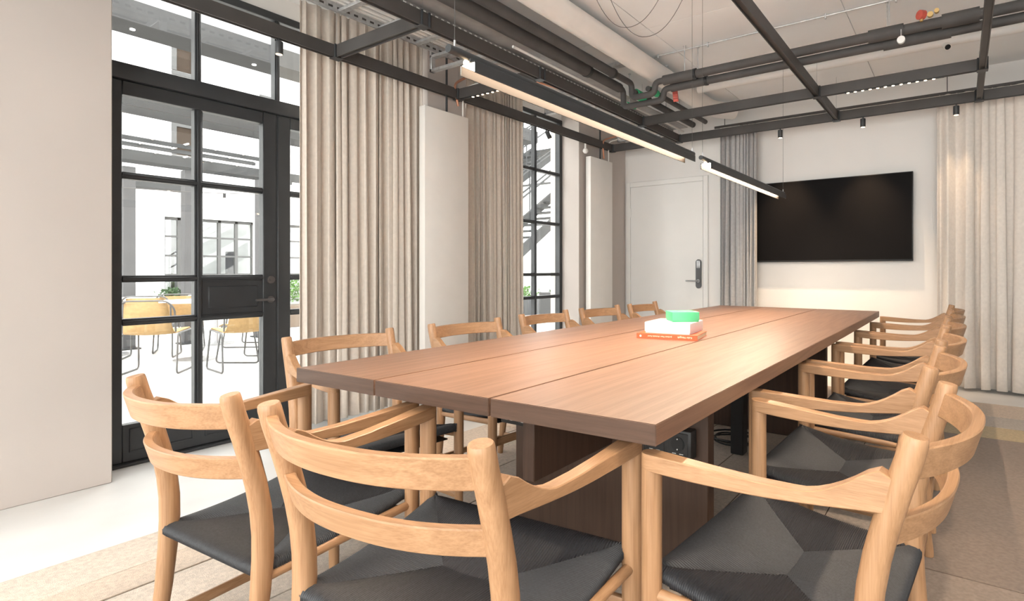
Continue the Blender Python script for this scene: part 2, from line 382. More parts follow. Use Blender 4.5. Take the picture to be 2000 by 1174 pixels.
# ------------------------------------------------------------------ oak armchair with black cord seat
FX, FY, BXp = .305, .222, .265          # front leg half spacing / depth, back post half spacing
SEATF, SEATB = .392, .352
def post_c(z):
    k = [(0, -.245), (.2, -.215), (.40, -.198), (.52, -.207), (.66, -.242), (.80, -.287)]
    for (za, ya), (zb_, yb) in zip(k, k[1:]):
        if z <= zb_:
            t = (z - za) / (zb_ - za); return ya + (yb - ya) * t
    return k[-1][1]
def make_chair():
    ch = thing('armchair', '', 'armchair')
    for s in (-1, 1):
        q = MB(); q.tube([(s * FX, FY, z) for z in (.0, .02, .30, .60, .634)], [.0175, .0190, .0228, .0228, .0228], 18); q.build('front_leg', OAK[2], ch)
        zz = [0, .02, .1, .2, .3, .38, .44, .50, .56, .62, .68, .74, .774, .783, .786]
        rr = [.0165, .0175, .0190, .0212, .0232, .0246, .0246, .0242, .0238, .0234, .0230, .0227, .0224, .0212, .0195]
        def sm(z): return sum(post_c(min(.80, max(0, z + d))) for d in (-.06, -.03, 0, .03, .06)) / 5
        q = MB(); q.tube([(s * (BXp - .012 * (1 - z / .8)), sm(z), z) for z in zz], rr, 20); q.build('back_post', OAK[2], ch)
        # arm: shaped plank rising into the back post
        secs = []; n = 22
        y0, y1 = FY, post_c(.685) + .004
        x0, x1 = s * FX, s * (BXp + .001)
        for i in range(n + 1):
            t = i / n; y = y0 + (y1 - y0) * t; xx = x0 + (x1 - x0) * t
            u = min(1, max(0, (t - .66) / .28))
            top = .668 - .012 * min(1, t / .5) + .066 * u ** 1.7
            if t > .945: top -= .014 * (t - .945) / .055
            bot = .632 - .008 * math.sin(math.pi * min(1, t / .9)) + .014 * t * t
            hw = .0226 - .0066 * (t / .3) if t < .3 else .016
            r = .0022
            secs.append([(xx - hw, y, bot + r), (xx - hw + r, y, bot), (xx + hw - r, y, bot), (xx + hw, y, bot + r), (xx + hw, y, top - r), (xx + hw - r, y, top), (xx - hw + r, y, top), (xx - hw, y, top - r)])
        # rounded nose over the front leg
        nose = []
        for a in (80, 60, 40, 20):
            ca, sa = math.cos(R(a)), math.sin(R(a)); hw = .0226 * ca; y = y0 + .0226 * sa; xx = x0; top, bot = .668, .632; r = min(.0022, hw * .4)
            nose.append([(xx - hw, y, bot + r), (xx - hw + r, y, bot), (xx + hw - r, y, bot), (xx + hw, y, bot + r), (xx + hw, y, top - r), (xx + hw - r, y, top), (xx - hw + r, y, top), (xx - hw, y, top - r)])
        MB().sweep(nose + secs).build('arm', OAK[1], ch, 30)
    # curved back rails
    for nm, z0, z1, bow in (('upper_back_rail', .704, .764, .080), ('lower_back_rail', .578, .632, .074)):
        zc = (z0 + z1) / 2; yc = post_c(zc); secs = []; n = 26; th = .0112
        for i in range(n + 1):
            t = -1 + 2 * i / n; xx = t * (BXp - .004); yy = yc - bow * (1 - abs(t) ** 2.3) 
            dy = bow * 2.3 * abs(t) ** 1.3 * (1 if t > 0 else -1) / BXp
            nx, ny = -dy, 1.0; L = math.hypot(nx, ny); nx /= L; ny /= L
            lean = .05 * (z1 - z0)
            r = .0028
            sec = []
            for (o, zz_) in ((-th, z0 + r), (-th + r, z0), (th - r, z0), (th, z0 + r), (th, z1 - r), (th - r, z1), (-th + r, z1), (-th, z1 - r)):
                sec.append((xx + nx * o, yy + ny * o - (zz_ - zc) * .28, zz_))
            secs.append(sec)
        MB().sweep(secs).build(nm, OAK[0], ch, 30)
    # stretchers
    for s in (-1, 1):
        q = MB(); q.tube([(s * (FX - .0), FY, .095), (s * (BXp - .01), post_c(.11), .11)], .012, 10, sx=.8, sy=1.35); q.build('side_stretcher', OAK[1], ch)
        q = MB(); q.tube([(s * FX, FY, .362), (s * (BXp - .006), post_c(.33), .33)], .013, 10); q.build('seat_rail', OAK[1], ch)
    B(-FX, FX, FY - .009, FY + .009, .245, .282, .005, 2).build('front_stretcher', OAK[0], ch)
    B(-BXp + .01, BXp - .01, post_c(.09) - .008, post_c(.09) + .008, .075, .105, .005, 2).build('back_stretcher', OAK[0], ch)
    # woven cord seat: four fields of parallel cords meeting on diagonal seams
    fw, fy, bw, by, ax, ay = .292, .234, .266, -.222, .065, .01
    rr = .015
    def plane(x, y):
        t = (y - by) / (fy - by); return SEATB + (SEATF - SEATB) * t
    def seam_z(x, y):
        d = max(abs(x) / .28, abs(y - ay) / .225); return plane(x, y) + rr - .030 * (1 - min(1, d) ** 1.5)
    bm = MB(); NC = 96; NT = 6
    def sag(x, y): return .014 * (1 - min(1, abs(y) / .2) ** 2)
    for side in range(4):
        rows = []
        for i in range(4 * NC + 1):
            t = i / (4 * NC); cr = (-.0036, .0006, .0017, .0006)[i % 4]
            if side == 0: p = Vector((-fw + 2 * fw * t, fy)); o = Vector((0, 1)); e = Vector((p.x, ay if abs(p.x) < ax else ay + (fy - ay) * (abs(p.x) - ax) / (fw - ax)))
            elif side == 1: p = Vector((bw - 2 * bw * t, by)); o = Vector((0, -1)); e = Vector((p.x, ay if abs(p.x) < ax else ay + (by - ay) * (abs(p.x) - ax) / (bw - ax)))
            else:
                sg = 1 if side == 2 else -1
                y = fy + (by - fy) * t; lim = fw if y > ay else bw
                p = Vector((sg * (bw + (fw - bw) * (y - by) / (fy - by)), y)); o = Vector((sg, 0))
                k = (y - ay) / (fy - ay) if y > ay else (y - ay) / (by - ay)
                e = Vector((sg * (ax + (lim - ax) * k), y))
            zr = plane(p.x, p.y) - (sag(p.x, p.y) if side > 1 else 0.)
            row = []
            corner = 1.0 - .45 * max(0, abs(2 * t - 1) - .9) / .1
            c = p - o * .012
            for a in (-100, -60, -20, 20, 55, 85):
                q = c + o * ((rr + cr) * math.cos(R(a)) * corner); row.append((q.x, q.y, zr + (rr + cr) * math.sin(R(a))))
            zs = seam_z(e.x, e.y)
            for j in range(1, NT + 1):
                u = j / NT; q = c.lerp(e, u); s_ = u * u * (3 - 2 * u)
                row.append((q.x, q.y, (zr + rr) * (1 - s_) + zs * s_ + .004 * math.sin(math.pi * u) + cr * (1 - .3 * u)))
            rows.append(row)
        bm.grid(rows)
    bm.box(-.25, .25, -.20, .21, .345, .350)
    bm.build('cord_seat', CORD, ch, 180)
    return ch
proto = make_chair(); first = [True]
def chair(x, y, rz, label, group, w=1.0):
    o = proto if first[0] else copy_tree(proto); first[0] = False
    o.location = (x, y, .0118); o.rotation_euler = (0, 0, R(rz)); o.scale = (w, 1, 1); o['label'] = label; o['group'] = group; return o
GR, GL, GN = 'armchairs along the right side of the table', 'armchairs along the window side of the table', 'armchairs at the near end of the table'
chair(-1.630, .841, 4.6, 'oak armchair at the near table end nearest the glass door', GN, .86)
chair(-.962, .893, 5.5, 'oak armchair at the near table end, seen from behind in the centre foreground', GN, 1.08)
for x, y, rz, lb in ((-.322, 1.374, 86, 'largest oak armchair in the right foreground, beside the near table corner'), (-.345, 2.145, 89, 'second oak armchair from the viewer on the right table side'),
                  (-.34, 2.885, 90, 'third oak armchair from the viewer on the right table side'), (-.335, 3.61, 90, 'fourth oak armchair from the viewer on the right table side'),
                  (-.335, 4.31, 89, 'fifth oak armchair from the viewer on the right table side'), (-.335, 5.0, 90, 'farthest oak armchair on the right table side, nearest the cream curtain')):
    chair(x, y, rz, lb, GR, 1.03)
for x, y, rz, lb in ((-2.054, 1.41, -96, 'oak armchair on the window side in front of the wide oatmeal curtain'), (-2.015, 2.141, -93, 'oak armchair on the window side in front of the first tall radiator panel'),
                  (-2.05, 2.889, -90, 'oak armchair on the window side in front of the second steel window'), (-2.045, 3.547, -93, 'oak armchair on the window side in front of the far radiator panel'),
                  (-2.01, 4.187, -89, 'farthest oak armchair on the window side, in front of the white door')):
    chair(x, y, rz, lb, GL, .88)

# ------------------------------------------------------------------ things on the table
bk = thing('paperback_book', 'orange softcover book lying under two boxes on the table', 'book', (-1.308, 2.332, TZ), math.atan2(.055, .291))
ORG = mat('orange_cover', (.62, .085, .022), .5, var=.02)
q = MB(); q.box(0, .296, 0, .225, 0, .0022, .0006, 1).box(0, .296, 0, .225, .0218, .024, .0006, 1).box(0, .296, 0, .003, .0022, .0218); q.build('cover', ORG, bk)
B(.003, .293, .003, .222, .0022, .0218).build('page_block', mat('book_pages', (.72, .60, .44), .9, var=.1, scale=300, stretch=(1, 1, 60)), bk)
def text(body, size, parent, loc, rot, m):
    c = bpy.data.curves.new('lettering', 'FONT'); c.body = body; c.size = size; c.extrude = .0002
    o = bpy.data.objects.new('lettering', c); COL.objects.link(o); c.materials.append(m); o.parent = parent; o.location = loc; o.rotation_euler = rot
    bpy.context.view_layer.update()
    me = bpy.data.meshes.new_from_object(o.evaluated_get(bpy.context.evaluated_depsgraph_get()))
    bpy.data.objects.remove(o); o = link('lettering', me, parent); o.location = loc; o.rotation_euler = rot
    return o
PALE = mat('pale_print', (.90, .72, .60), .6, var=0)
# spine lettering reads upside down from here
text('Kafer Nesgaft', .0125, bk, (.272, -.0008, .0165), (R(90), R(180), 0), PALE)
text('Jardinstr Pass i Arstedts Kamr', .0098, bk, (.175, -.0008, .0158), (R(90), R(180), 0), PALE)
q = MB(); q.tube([(.020, -.0006, .012), (.020, .0002, .012)], .005, 16); q.build('publisher_mark', PALE, bk)
wbx = thing('white_gift_box', 'flat white lidded box between the orange book and the green box', 'box', (-1.284, 2.370, TZ + .024), math.atan2(.030, .235))
WB = mat('white_card', (.78, .74, .75), .6, var=.01)
B(.003, .224, .003, .227, 0, .03, .001, 1).build('base', WB, wbx); B(0, .227, 0, .230, .008, .052, .0015, 2).build('lid', WB, wbx)
gbx = thing('green_gift_box', 'small green lidded box on top of the white box', 'box', (-1.166, 2.432, TZ + .076), R(40))
GB = mat('green_card', (.075, .42, .20), .45, var=.01)
B(.002, .133, .002, .131, 0, .03, .001, 1).build('base', GB, gbx); B(0, .135, 0, .133, .006, .048, .0015, 2).build('lid', GB, gbx)

# cables lying on the rug under the table
cc = thing('power_cable', 'black power cable coiled on the rug beneath the table', 'cable', (-1.15, 3.30, .02))
def coil(seed, rx, ry, turns, dz):
    random.seed(seed); pts = []
    for i in range(turns * 22):
        a = i / 22 * 2 * math.pi; k = 1 + .16 * math.sin(a * .37 + seed) + .06 * math.sin(a * 1.7)
        pts.append((rx * k * math.cos(a), ry * k * math.sin(a), .008 + dz * i / (turns * 22) + .004 * math.sin(a * 2.3)))
    return pts
MB().tube(coil(2, .15, .12, 3, .03), .0055, 8).build('cable_loop', BEZ, cc)
MB().tube(fillet([(.12, .02, .03), (.09, -.12, .015), (.05, -.14, .4)], .05), .0055, 8).build('cable_lead', BEZ, cc)

# ------------------------------------------------------------------ wall screen
tv = thing('wall_screen', 'large black flat screen mounted on the far wall', 'television', (0, 0, 0))
B(-1.873, -0.375, BY - .085, BY - .045, 1.165, 2.02, .004, 2).build('casing', BEZ, tv)
B(-1.864, -0.383, BY - .087, BY - .084, 1.183, 2.012).build('screen', SCREEN, tv)
B(-1.371, -0.844, BY - .046, BY, 1.4, 1.8).build('wall_bracket', BEZ, tv)

# ------------------------------------------------------------------ curtains
def curtain(name, label, A, Bp, z0, z1, pleats, amp, m, seed, flare=1.25, out=(0, 0), edge=None, group=None):
    random.seed(seed)
    A, Bp = Vector(A), Vector(Bp); d = Bp - A; L = d.length; d.normalize(); nrm = Vector((-d.y, d.x))
    ph = [0.]; per = 14
    ws = [random.choice((.5, .7, .9, 1.2, 1.7)) for _ in range(pleats)]; tot = sum(ws)
    am = [random.uniform(.6, 1.25) for _ in range(pleats)]; ofs = [random.uniform(-.35, .35) for _ in range(pleats)]
    cols = []
    acc = 0
    for p in range(pleats):
        for k in range(per):
            t = k / per; cols.append(((acc + ws[p] * t) / tot, t, am[p], ofs[p], am[(p + 1) % pleats], p))
        acc += ws[p]
    cols.append((1., 0., am[-1], 0., am[-1], pleats - 1))
    rows = []; NZ = 16
    for j in range(NZ + 1):
        v = j / NZ; z = z1 + (z0 - z1) * v; k = .55 + (flare - .55) * v ** .8
        row = []
        for (s, t, a, of, a2, p) in cols:
            aa = a + (a2 - a) * t
            w = math.sin(2 * math.pi * t); w = math.copysign(abs(w) ** .75, w)
            drift = of * .35 * math.sin(3.1 * v + p * 1.7) * .6
            off = amp * aa * k * w + amp * drift
            sh = .018 * math.sin(4 * math.pi * t + p) * k + .012 * math.sin(2.2 * v + p * 2.1) * v
            q = A + d * (s * L + sh * min(1, 8 * s, 8 * (1 - s))) + nrm * off
            row.append((q.x + out[0] * v, q.y + out[1] * v, z))
        rows.append(row)
    root = thing(name, label, 'curtain', group=group)
    f = MB().grid(rows).build('fabric', m, root, 180)
    so = f.modifiers.new('thickness', 'SOLIDIFY'); so.thickness = .003
    return root
curtain('window_curtain', 'oatmeal pleated curtain drawn beside the glazed double doors', (-3.69, 1.983), (-3.64, 2.945), .03, 2.895, 15, .027, LINEN, 3)
curtain('window_curtain', 'oatmeal pleated curtain beside the second steel window', (-3.65, 3.43), (-3.685, 4.219), .03, 2.895, 13, .025, LINEN, 5)
curtain('grey_curtain', 'narrow grey pleated curtain hanging left of the screen', (-2.258, 5.945), (-1.846, 5.955), .03, 2.67, 9, .045, GREYC, 8, 1.15)
curtain('cream_curtain', 'wide cream pleated curtain hanging right of the screen', (-.179, 5.932), (2.1, 5.932), .03, 2.67, 21, .052, LINENR, 11, 1.2)
rl = thing('curtain_rail', 'slim black curtain rail behind the far beam', 'rail')
B(-2.32, 2.4, 5.925, 5.945, 2.675, 2.70, .003, 1).build('rail', BLK2, rl)
for i in range(34):
    gx = -2.25 + i * .0125 if i < 18 else -.16 + (i - 18) * .13
    B(gx, gx + .005, 5.928, 5.942, 2.655, 2.676).build('glider', WHITEP, rl)
for i in range(5): MB().tube([(-2.2 + i * 1.05, 5.935, 2.70), (-2.2 + i * 1.05, 5.935, CZ)], .004, 6).build('hanger_rod', BLK2, rl)

# ------------------------------------------------------------------ tall panel radiators on the piers
def radiator(y0, y1, label):
    r = thing('panel_radiator', label, 'radiator', group='tall white radiators on the piers')
    B(-3.561, -3.492, y0, y1, .12, 2.372, .006, 2).build('panel', WHITEP, r)
    for z in (.4, 2.1): B(WX, -3.561, y0 + .1, y1 - .1, z - .03, z + .03).build('bracket', WHITEP, r)
    q = MB(); q.tube([(-3.529, y0 + 0.252, 2.37), (-3.529, y0 + 0.252, CZ)], .009, 8); q.build('feed_pipe', BLK, r)
    q = MB(); q.tube(fillet([(-3.529, y1 - .03, 2.37), (-3.529, y1 - .03, 2.62), (-3.059, y1 - .03, 2.66)], .05), .007, 8); q.build('return_pipe', WHITEP, r)
    return r
radiator(2.849, 3.309, 'tall white panel radiator between the two oatmeal curtains')
r2 = radiator(5.166, 5.634, 'tall white panel radiator between the far window and the white door')
MB().sphere((-3.545, 5.139, 2.43), .032).tube([(-3.545, 5.139, 2.43), (-3.545, 5.139, 2.52)], .012, 8).build('thermostat', WHITEP, r2)

# ------------------------------------------------------------------ suspended lighting grid
GZ0, GZ1, GW = 2.51, 2.592, .042
grid = thing('suspended_beam_grid', 'black steel beam grid hanging below the ceiling', 'ceiling frame')
XB = [-3.518, -2.637, -0.992, .132]
def beam_y(x, y0, y1):
    q = MB(); h = GW / 2
    q.box(x - h, x + h, y0, y1, GZ1 - .006, GZ1, .001, 1).box(x - h, x - h + .006, y0, y1, GZ0, GZ1 - .006).box(x + h - .006, x + h, y0, y1, GZ0, GZ1 - .006).box(x - h + .006, x + h - .006, y0, y1, GZ0 + .012, GZ0 + .02)
    return q.build('beam', BLK2, grid)
def beam_x(y, x0, x1):
    q = MB(); h = GW / 2
    q.box(x0, x1, y - h, y + h, GZ1 - .006, GZ1, .001, 1).box(x0, x1, y - h, y - h + .006, GZ0, GZ1 - .006).box(x0, x1, y + h - .006, y + h, GZ0, GZ1 - .006).box(x0, x1, y - h + .006, y + h - .006, GZ0 + .012, GZ0 + .02)
    return q.build('beam', BLK2, grid)
g = GW / 2
YE = 5.67
beam_y(XB[0], NY + .1, YE - g)
for x in XB[1:]: beam_y(x, NY + .1, YE - g)
beam_x(YE, XB[0] - g, RX - .05); beam_x(.25, XB[1] + g, XB[2] - g)
beam_x(2.137, XB[0] + g, XB[1] - g); beam_x(3.218, XB[0] + g, XB[1] - g)
beam_x(4.814, XB[1] + g, XB[2] - g); beam_x(4.814, XB[2] + g, XB[3] - g)
for (x, y) in ((XB[0], 2.137), (XB[1], 2.137), (XB[0], 3.218), (XB[1], 3.218), (XB[1], 4.814), (XB[2], 4.814), (XB[3], 4.814), (XB[0], YE), (XB[1], YE), (XB[2], YE), (XB[3], YE)):
    q = MB(); q.box(x - .034, x + .034, y - .034, y + .034, GZ0 - .005, GZ0 - .0005, .002, 1)
    for sx in (-1, 1):
        for sy in (-1, 1): q.tube([(x + sx * .027, y + sy * .027, GZ0 - .001), (x + sx * .027, y + sy * .027, GZ1 + .002)], .0075, 8)
    q.build('corner_connector', BLK, grid)
    MB().tube([(x, y, GZ1), (x, y, CZ)], .0012, 5).build('suspension_wire', STEEL, grid)
# recessed downlight strip in the cross beam
q = MB(); q.box(-0.781, -.10, 4.814 - .012, 4.814 + .012, GZ0 - .006, GZ0 + .011, .002, 1); q.build('downlight_strip', BLK, grid)
WARM = emit('warm_downlight_lens', (1.0, .72, .45), 6.0)
for i in range(12):
    x = -0.754 + i * .0535; MB().tube([(x, 4.814, GZ0 - .008), (x, 4.814, GZ0 - .005)], .010, 12).build('downlight_lens', WARM, grid)
q = MB(); q.box(-3.376, -2.901, 3.218 - .012, 3.218 + .012, GZ0 - .006, GZ0 + .011, .002, 1); q.build('downlight_strip', BLK, grid)
for i in range(8):
    x = -3.344 + i * .055; MB().tube([(x, 3.218, GZ0 - .008), (x, 3.218, GZ0 - .005)], .010, 12).build('downlight_lens', WARM, grid)

SPOTL = emit('warm_spot_lens', (1., .70, .42), 3.0)
def spot_lamp(x, y, label, tilt=None, power=0., target=None, blend=1.0, size=62, axis='Y'):
    t = thing('track_spotlight', label, 'spotlight', (x, y, GZ0 + .005), group='small cylindrical track spotlights')
    MB().tube([(0, 0, -.004), (0, 0, -.03)], .006, 8).build('stem', BLK, t)
    q = MB(); q.tube([(0, 0, -.022), (0, 0, -.024), (0, 0, -.098), (0, 0, -.100)], [.021, .0235, .0235, .022], 20); hd_ = q.build('lamp_head', BLK, t)
    c = MB().tube([(0, 0, -.1015), (0, 0, -.1003)], .018, 18).build('lens', SPOTL, hd_)
    if tilt: hd_.rotation_euler = tilt; hd_.location = (0, 0, -.004)
    if power:
        l = bpy.data.lights.new('spot_beam', 'SPOT'); l.energy = power; l.color = (1., .71, .44); l.spot_size = R(size); l.spot_blend = blend; l.shadow_soft_size = .02
        o = link('spot_beam', l); o.location = (x, y, GZ0 - .10)
        d = Vector(target) - Vector(o.location); o.rotation_euler = d.to_track_quat('-Z', 'Y').to_euler()
        o.parent = None
    return t
spot_lamp(-1.519, YE, 'black cylinder spotlight above the left part of the screen', None, 70, (-1.519, BY, .9))
spot_lamp(-0.76, YE, 'black cylinder spotlight above the right part of the screen', None, 70, (-0.76, BY, .9))
spot_lamp(-.03, YE, 'black cylinder spotlight in front of the cream curtain', None, 8, (-.03, BY, .6))
spot_lamp(XB[0], 1.758, 'black cylinder spotlight hanging in front of the glazed doors')
spot_lamp(XB[0], 4.39, 'tilted cylinder spotlight in front of the second steel window', (R(25), R(-12), 0))

# unseen downlights added on the beams above the frame to brighten chairs and table
for x, y, tx, ty, pw in ((XB[2], .25, -.95, .80, 24), (XB[2] - .645, .25, -1.6, .80, 16), (XB[3], .90, -.42, 1.35, 48), (XB[3], 1.90, -.42, 2.05, 48), (XB[3], 3.0, -.42, 3.0, 42)):
    hd_ = MB().tube([(x, y, GZ0 + .01), (x, y, GZ0 - .09)], .024, 18).build('unseen_downlight', BLK, grid)
    MB().tube([(x, y, GZ0 - .0915), (x, y, GZ0 - .0903)], .018, 16).build('lens', SPOTL, hd_)
    l = bpy.data.lights.new('unseen_downlight_beam', 'SPOT'); l.energy = pw; l.color = (1., .82, .62); l.spot_size = R(58); l.spot_blend = 1.0; l.shadow_soft_size = .03
    o = link('unseen_downlight_beam', l); o.location = (x, y, GZ0 - .095); o.rotation_euler = (Vector((tx, ty, .6)) - o.location).to_track_quat('-Z', 'Y').to_euler()

# ------------------------------------------------------------------ linear pendants over the table
PX = -1.234
BULBM = emit('pendant_end_bulb', (1., .74, .46), 5.)
PEND = emit('pendant_light_diffuser', (1.0, .80, .60), 100.0)
def pendant(y0, y1, label):
    t = thing('linear_pendant', label, 'pendant lamp', (PX, (y0 + y1) / 2, 1.69), group='slim linear pendants over the table')
    a, b = y0 - (y0 + y1) / 2, y1 - (y0 + y1) / 2
    MB().tube([(0, a - .075, .031), (0, b + .045, .031)], .0125, 18).build('carrier_tube', BLK, t)
    B(-.0115, .0115, a, b, .012, .031, .002, 1).build('blade', BLK, t)
    q = MB(); q.box(-.032, -.029, a, b, -.022, .010, .0005, 1).box(.029, .032, a, b, -.022, .010, .0005, 1).box(-.032, .032, a, b, .009, .013, .001, 1); q.build('reflector_housing', BLK, t)
    q = MB(); q.box(-.0288, -.0280, a + .002, b - .002, -.0215, .009).box(.0280, .0288, a + .002, b - .002, -.0215, .009); q.build('reflector_lining', mat('bronze_reflector_lining', (.0034, .0022, .0014), .7, var=.05, spec=.05), t)
    B(-.026, .026, a + .004, b - .004, .0075, .009).build('light_diffuser', PEND, t)
    MB().tube([(0, a - .010, .010), (0, a + .004, .010)], .008, 12).build('end_bulb', BULBM, t)
    for y in (a - .05, b + .03):
        MB().tube([(0, y, .043), (0, y, CZ - 1.69)], .0011, 5).build('suspension_wire', BLK2, t)
        MB().tube([(0, y, .042), (0, y, .062)], .0035, 8).build('wire_gripper', STEEL, t)
    return t
pendant(1.165, 2.795, 'black linear pendant lamp above the near half of the table')
pendant(3.02, 4.661, 'black linear pendant lamp above the far half of the table')
fl = thing('pendant_flex', 'thin black electrical flex looping below the ceiling', 'cable', (-1.65, 3.0, CZ))
for xa, xb, lo, dy in ((-.37, .23, .325, 0), (-.28, .37, .40, .03)):
    pts = [(xa + (xb - xa) * i / 24, dy, -lo * (1 - abs(2 * i / 24 - 1) ** 2.2)) for i in range(25)]
    MB().tube(pts, .0018, 6).build('flex', BLK2, fl)

# ------------------------------------------------------------------ ceiling services
tr = thing('cable_ladder_tray', 'galvanised cable ladder with cables along the window wall', 'cable tray')
for x in (-3.334, -2.849):
    q = MB(); q.box(x - .003, x + .003, NY + .1, 5.86, 2.73, 2.79).box(x - .012 if x > -3 else x, x if x > -3 else x + .012, NY + .1, 5.86, 2.73, 2.734); q.build('side_rail', GALV, tr)
    q = MB()
    for i in range(140):
        y = -2.4 + i * .059; q.box(x + .0031, x + .0036, y, y + .03, 2.752, 2.766)
        q.box(x - .0036, x - .0031, y, y + .03, 2.752, 2.766)
    o = q.build('rail_slot', BLK2, tr); o['kind'] = 'stuff'
y = .25
while y < 5.8:
    B(-3.331, -2.852, y - .02, y + .02, 2.736, 2.756, .002, 1).build('rung', GALV, tr); y += .3
for i, x in enumerate((-3.25, -3.21, -3.155, -3.10, -3.06, -2.985)):
    MB().tube([(x + .012 * math.sin(k * 1.3 + i), NY + 0.18 + k * .5, 2.768) for k in range(17)], .009 + .003 * (i % 3), 8).build('cable', mat('white_cable', (.72, .71, .69), .5) if i != 3 else BEZ, tr)
for y in (1.44, 2.84, 4.237, 5.616):
    q = MB(); q.box(-3.402, -2.764, y - .02, y + .02, 2.60, 2.622, .002, 1).box(-3.402, -2.764, y - .02, y + .02, 2.706, 2.728, .002, 1).box(-3.402, -3.381, y - .02, y + .02, 2.60, 2.80, .002, 1); q.build('hanger_bracket', GALV, tr)
    MB().tube([(-2.806, y, 2.61), (-2.806, y, CZ)], .004, 6).build('hanger_rod', GALV, tr)
    MB().tube([(-3.392, y, 2.79), (-3.392, y, CZ)], .004, 6).build('hanger_rod', GALV, tr)
t2 = thing('perforated_cable_tray', 'perforated steel cable tray with loose cables above the inner beam', 'cable tray')
q = MB(); q.box(-2.759, -2.754, NY + .1, 5.77, 2.652, 2.700).box(-2.754, -2.574, NY + .1, 5.77, 2.690, 2.694); q.build('tray', mat('weathered_zinc', (.33, .31, .30), .5, .5, var=.2), t2)
q = MB()
for i in range(155):
    y = -1.8 + i * .048; q.box(-2.753, -2.752, y, y + .022, 2.667, 2.679)
o = q.build('tray_slot', mat('bright_slot', (.85, .83, .80), .6), t2); o['kind'] = 'stuff'
for i in range(6):
    random.seed(i); MB().tube([(-2.711 + i * .022 + random.uniform(-.012, .012), NY + 0.18 + k * .33, 2.702 + random.uniform(0, .02)) for k in range(25)], .006, 6).build('cable', mat('beige_cable', (.52, .45, .38), .6) if i % 2 else BEZ, t2)

def pipe(name, label, pts, r, m, fil=.06, collars=(), cat='pipe', hang=(), group=None, n=18):
    t = thing(name, label, cat, group=group)
    MB().tube(fillet(pts, fil), r, n).build('pipe_run', m, t, 60)
    for (p, q_, rr, mm) in collars: MB().tube([p, q_], rr, n).build('collar', mm, t)
    for (x, y, z) in hang: MB().tube([(x, y, z), (x, y, CZ)], .004, 6).build('hanger_rod', GALV, t); MB().tube([(x, y, CZ - .008), (x, y, CZ)], .014, 8).build('ceiling_plate', GALV, t)
    return t
# two insulated pipes that drop, jog and turn to the right
XR = RX - .1
p1 = pipe('insulated_pipe', 'thick dark insulated pipe jogging down then running right, lower of the pair', [(-2.532, NY + .1, 2.70), (-2.532, 4.273, 2.70), (-2.532, 4.273, 2.545), (-2.131, 4.273, 2.545), (-2.131, 4.273, 2.635), (XR, 4.273, 2.635)], .026, PIPE, .05,
     [((-2.532, NY + .1, 2.70), (-2.532, 3.696, 2.70), .048, PIPE), ((-2.532, 3.678, 2.70), (-2.532, 3.714, 2.70), .052, BEZ), ((-2.532, 3.714, 2.70), (-2.532, 4.201, 2.70), .040, PIPE), ((-2.057, 4.273, 2.635), (-1.751, 4.273, 2.635), .036, PIPE), ((-1.751, 4.273, 2.635), (-1.73, 4.273, 2.635), .039, BEZ), ((-1.73, 4.273, 2.635), (XR, 4.273, 2.635), .031, PIPE),
      ((-0.443, 4.273, 2.635), (-.05, 4.273, 2.635), .040, PIPE)], hang=((-1.815, 4.273, 2.66), (-0.422, 4.273, 2.66), (0.95, 4.273, 2.66)))
p2 = pipe('insulated_pipe', 'dark insulated pipe jogging down then running right, upper of the pair', [(-2.4, NY + .1, 2.71), (-2.4, 4.192, 2.71), (-2.4, 4.192, 2.585), (-2.173, 4.192, 2.585), (-2.173, 4.192, 2.68), (XR, 4.192, 2.68)], .026, PIPE, .05,
     [((-2.4, NY + .1, 2.71), (-2.4, 3.876, 2.71), .036, PIPE), ((-2.4, 3.867, 2.71), (-2.4, 3.894, 2.71), .040, BEZ), ((-2.089, 4.192, 2.68), (-1.815, 4.192, 2.68), .041, PIPE), ((-1.815, 4.192, 2.68), (-1.793, 4.192, 2.68), .044, BEZ), ((-1.793, 4.192, 2.68), (XR, 4.192, 2.68), .034, PIPE),
      ((-0.527, 4.192, 2.68), (-0.316, 4.192, 2.68), .044, PIPE), ((-.10, 4.192, 2.68), (.10, 4.192, 2.68), .046, PIPE)], hang=((-1.899, 4.192, 2.7), (-0.401, 4.192, 2.7), (1.055, 4.192, 2.7)))
pipe('insulated_pipe', 'short dark pipe with a green band running to the far wall, left of the two', [(-2.49, 4.381, 2.70), (-2.49, 5.725, 2.70)], .032, PIPE, collars=[((-2.49, 4.417, 2.70), (-2.49, 4.562, 2.70), .044, GREEN), ((-2.49, 4.562, 2.70), (-2.49, 4.661, 2.70), .042, PIPE)], hang=((-2.49, 5.048, 2.72),))
pipe('insulated_pipe', 'short dark pipe with a green band running to the far wall, right of the two', [(-2.342, 4.381, 2.71), (-2.342, 5.725, 2.71)], .024, PIPE, collars=[((-2.342, 4.435, 2.71), (-2.342, 4.562, 2.71), .031, GREEN)], hang=((-2.342, 5.048, 2.72),))
pipe('conduit', 'slim conduit with a green band beside the cable tray', [(-2.606, 2.885, 2.64), (-2.606, 5.725, 2.64)], .010, DUCTW, collars=[((-2.606, 4.462, 2.64), (-2.606, 4.616, 2.64), .017, GREEN)], hang=((-2.606, 4.508, 2.65),))
pipe('ventilation_duct', 'white painted round duct running along the ceiling to an elbow', [(-2.216, NY + .1, 2.80), (-2.216, 5.589, 2.80), (-2.057, 5.815, 2.80)], .085, DUCTW, .15, cat='duct', hang=((-2.216, 1.803, 2.82), (-2.216, 4.508, 2.82)), n=24)
pipe('white_pipe', 'white painted pipe running right behind the dark pipes', [(-2.089, 4.922, 2.80), (XR, 4.922, 2.80)], .034, DUCTW, hang=((-0.422, 4.922, 2.82),))
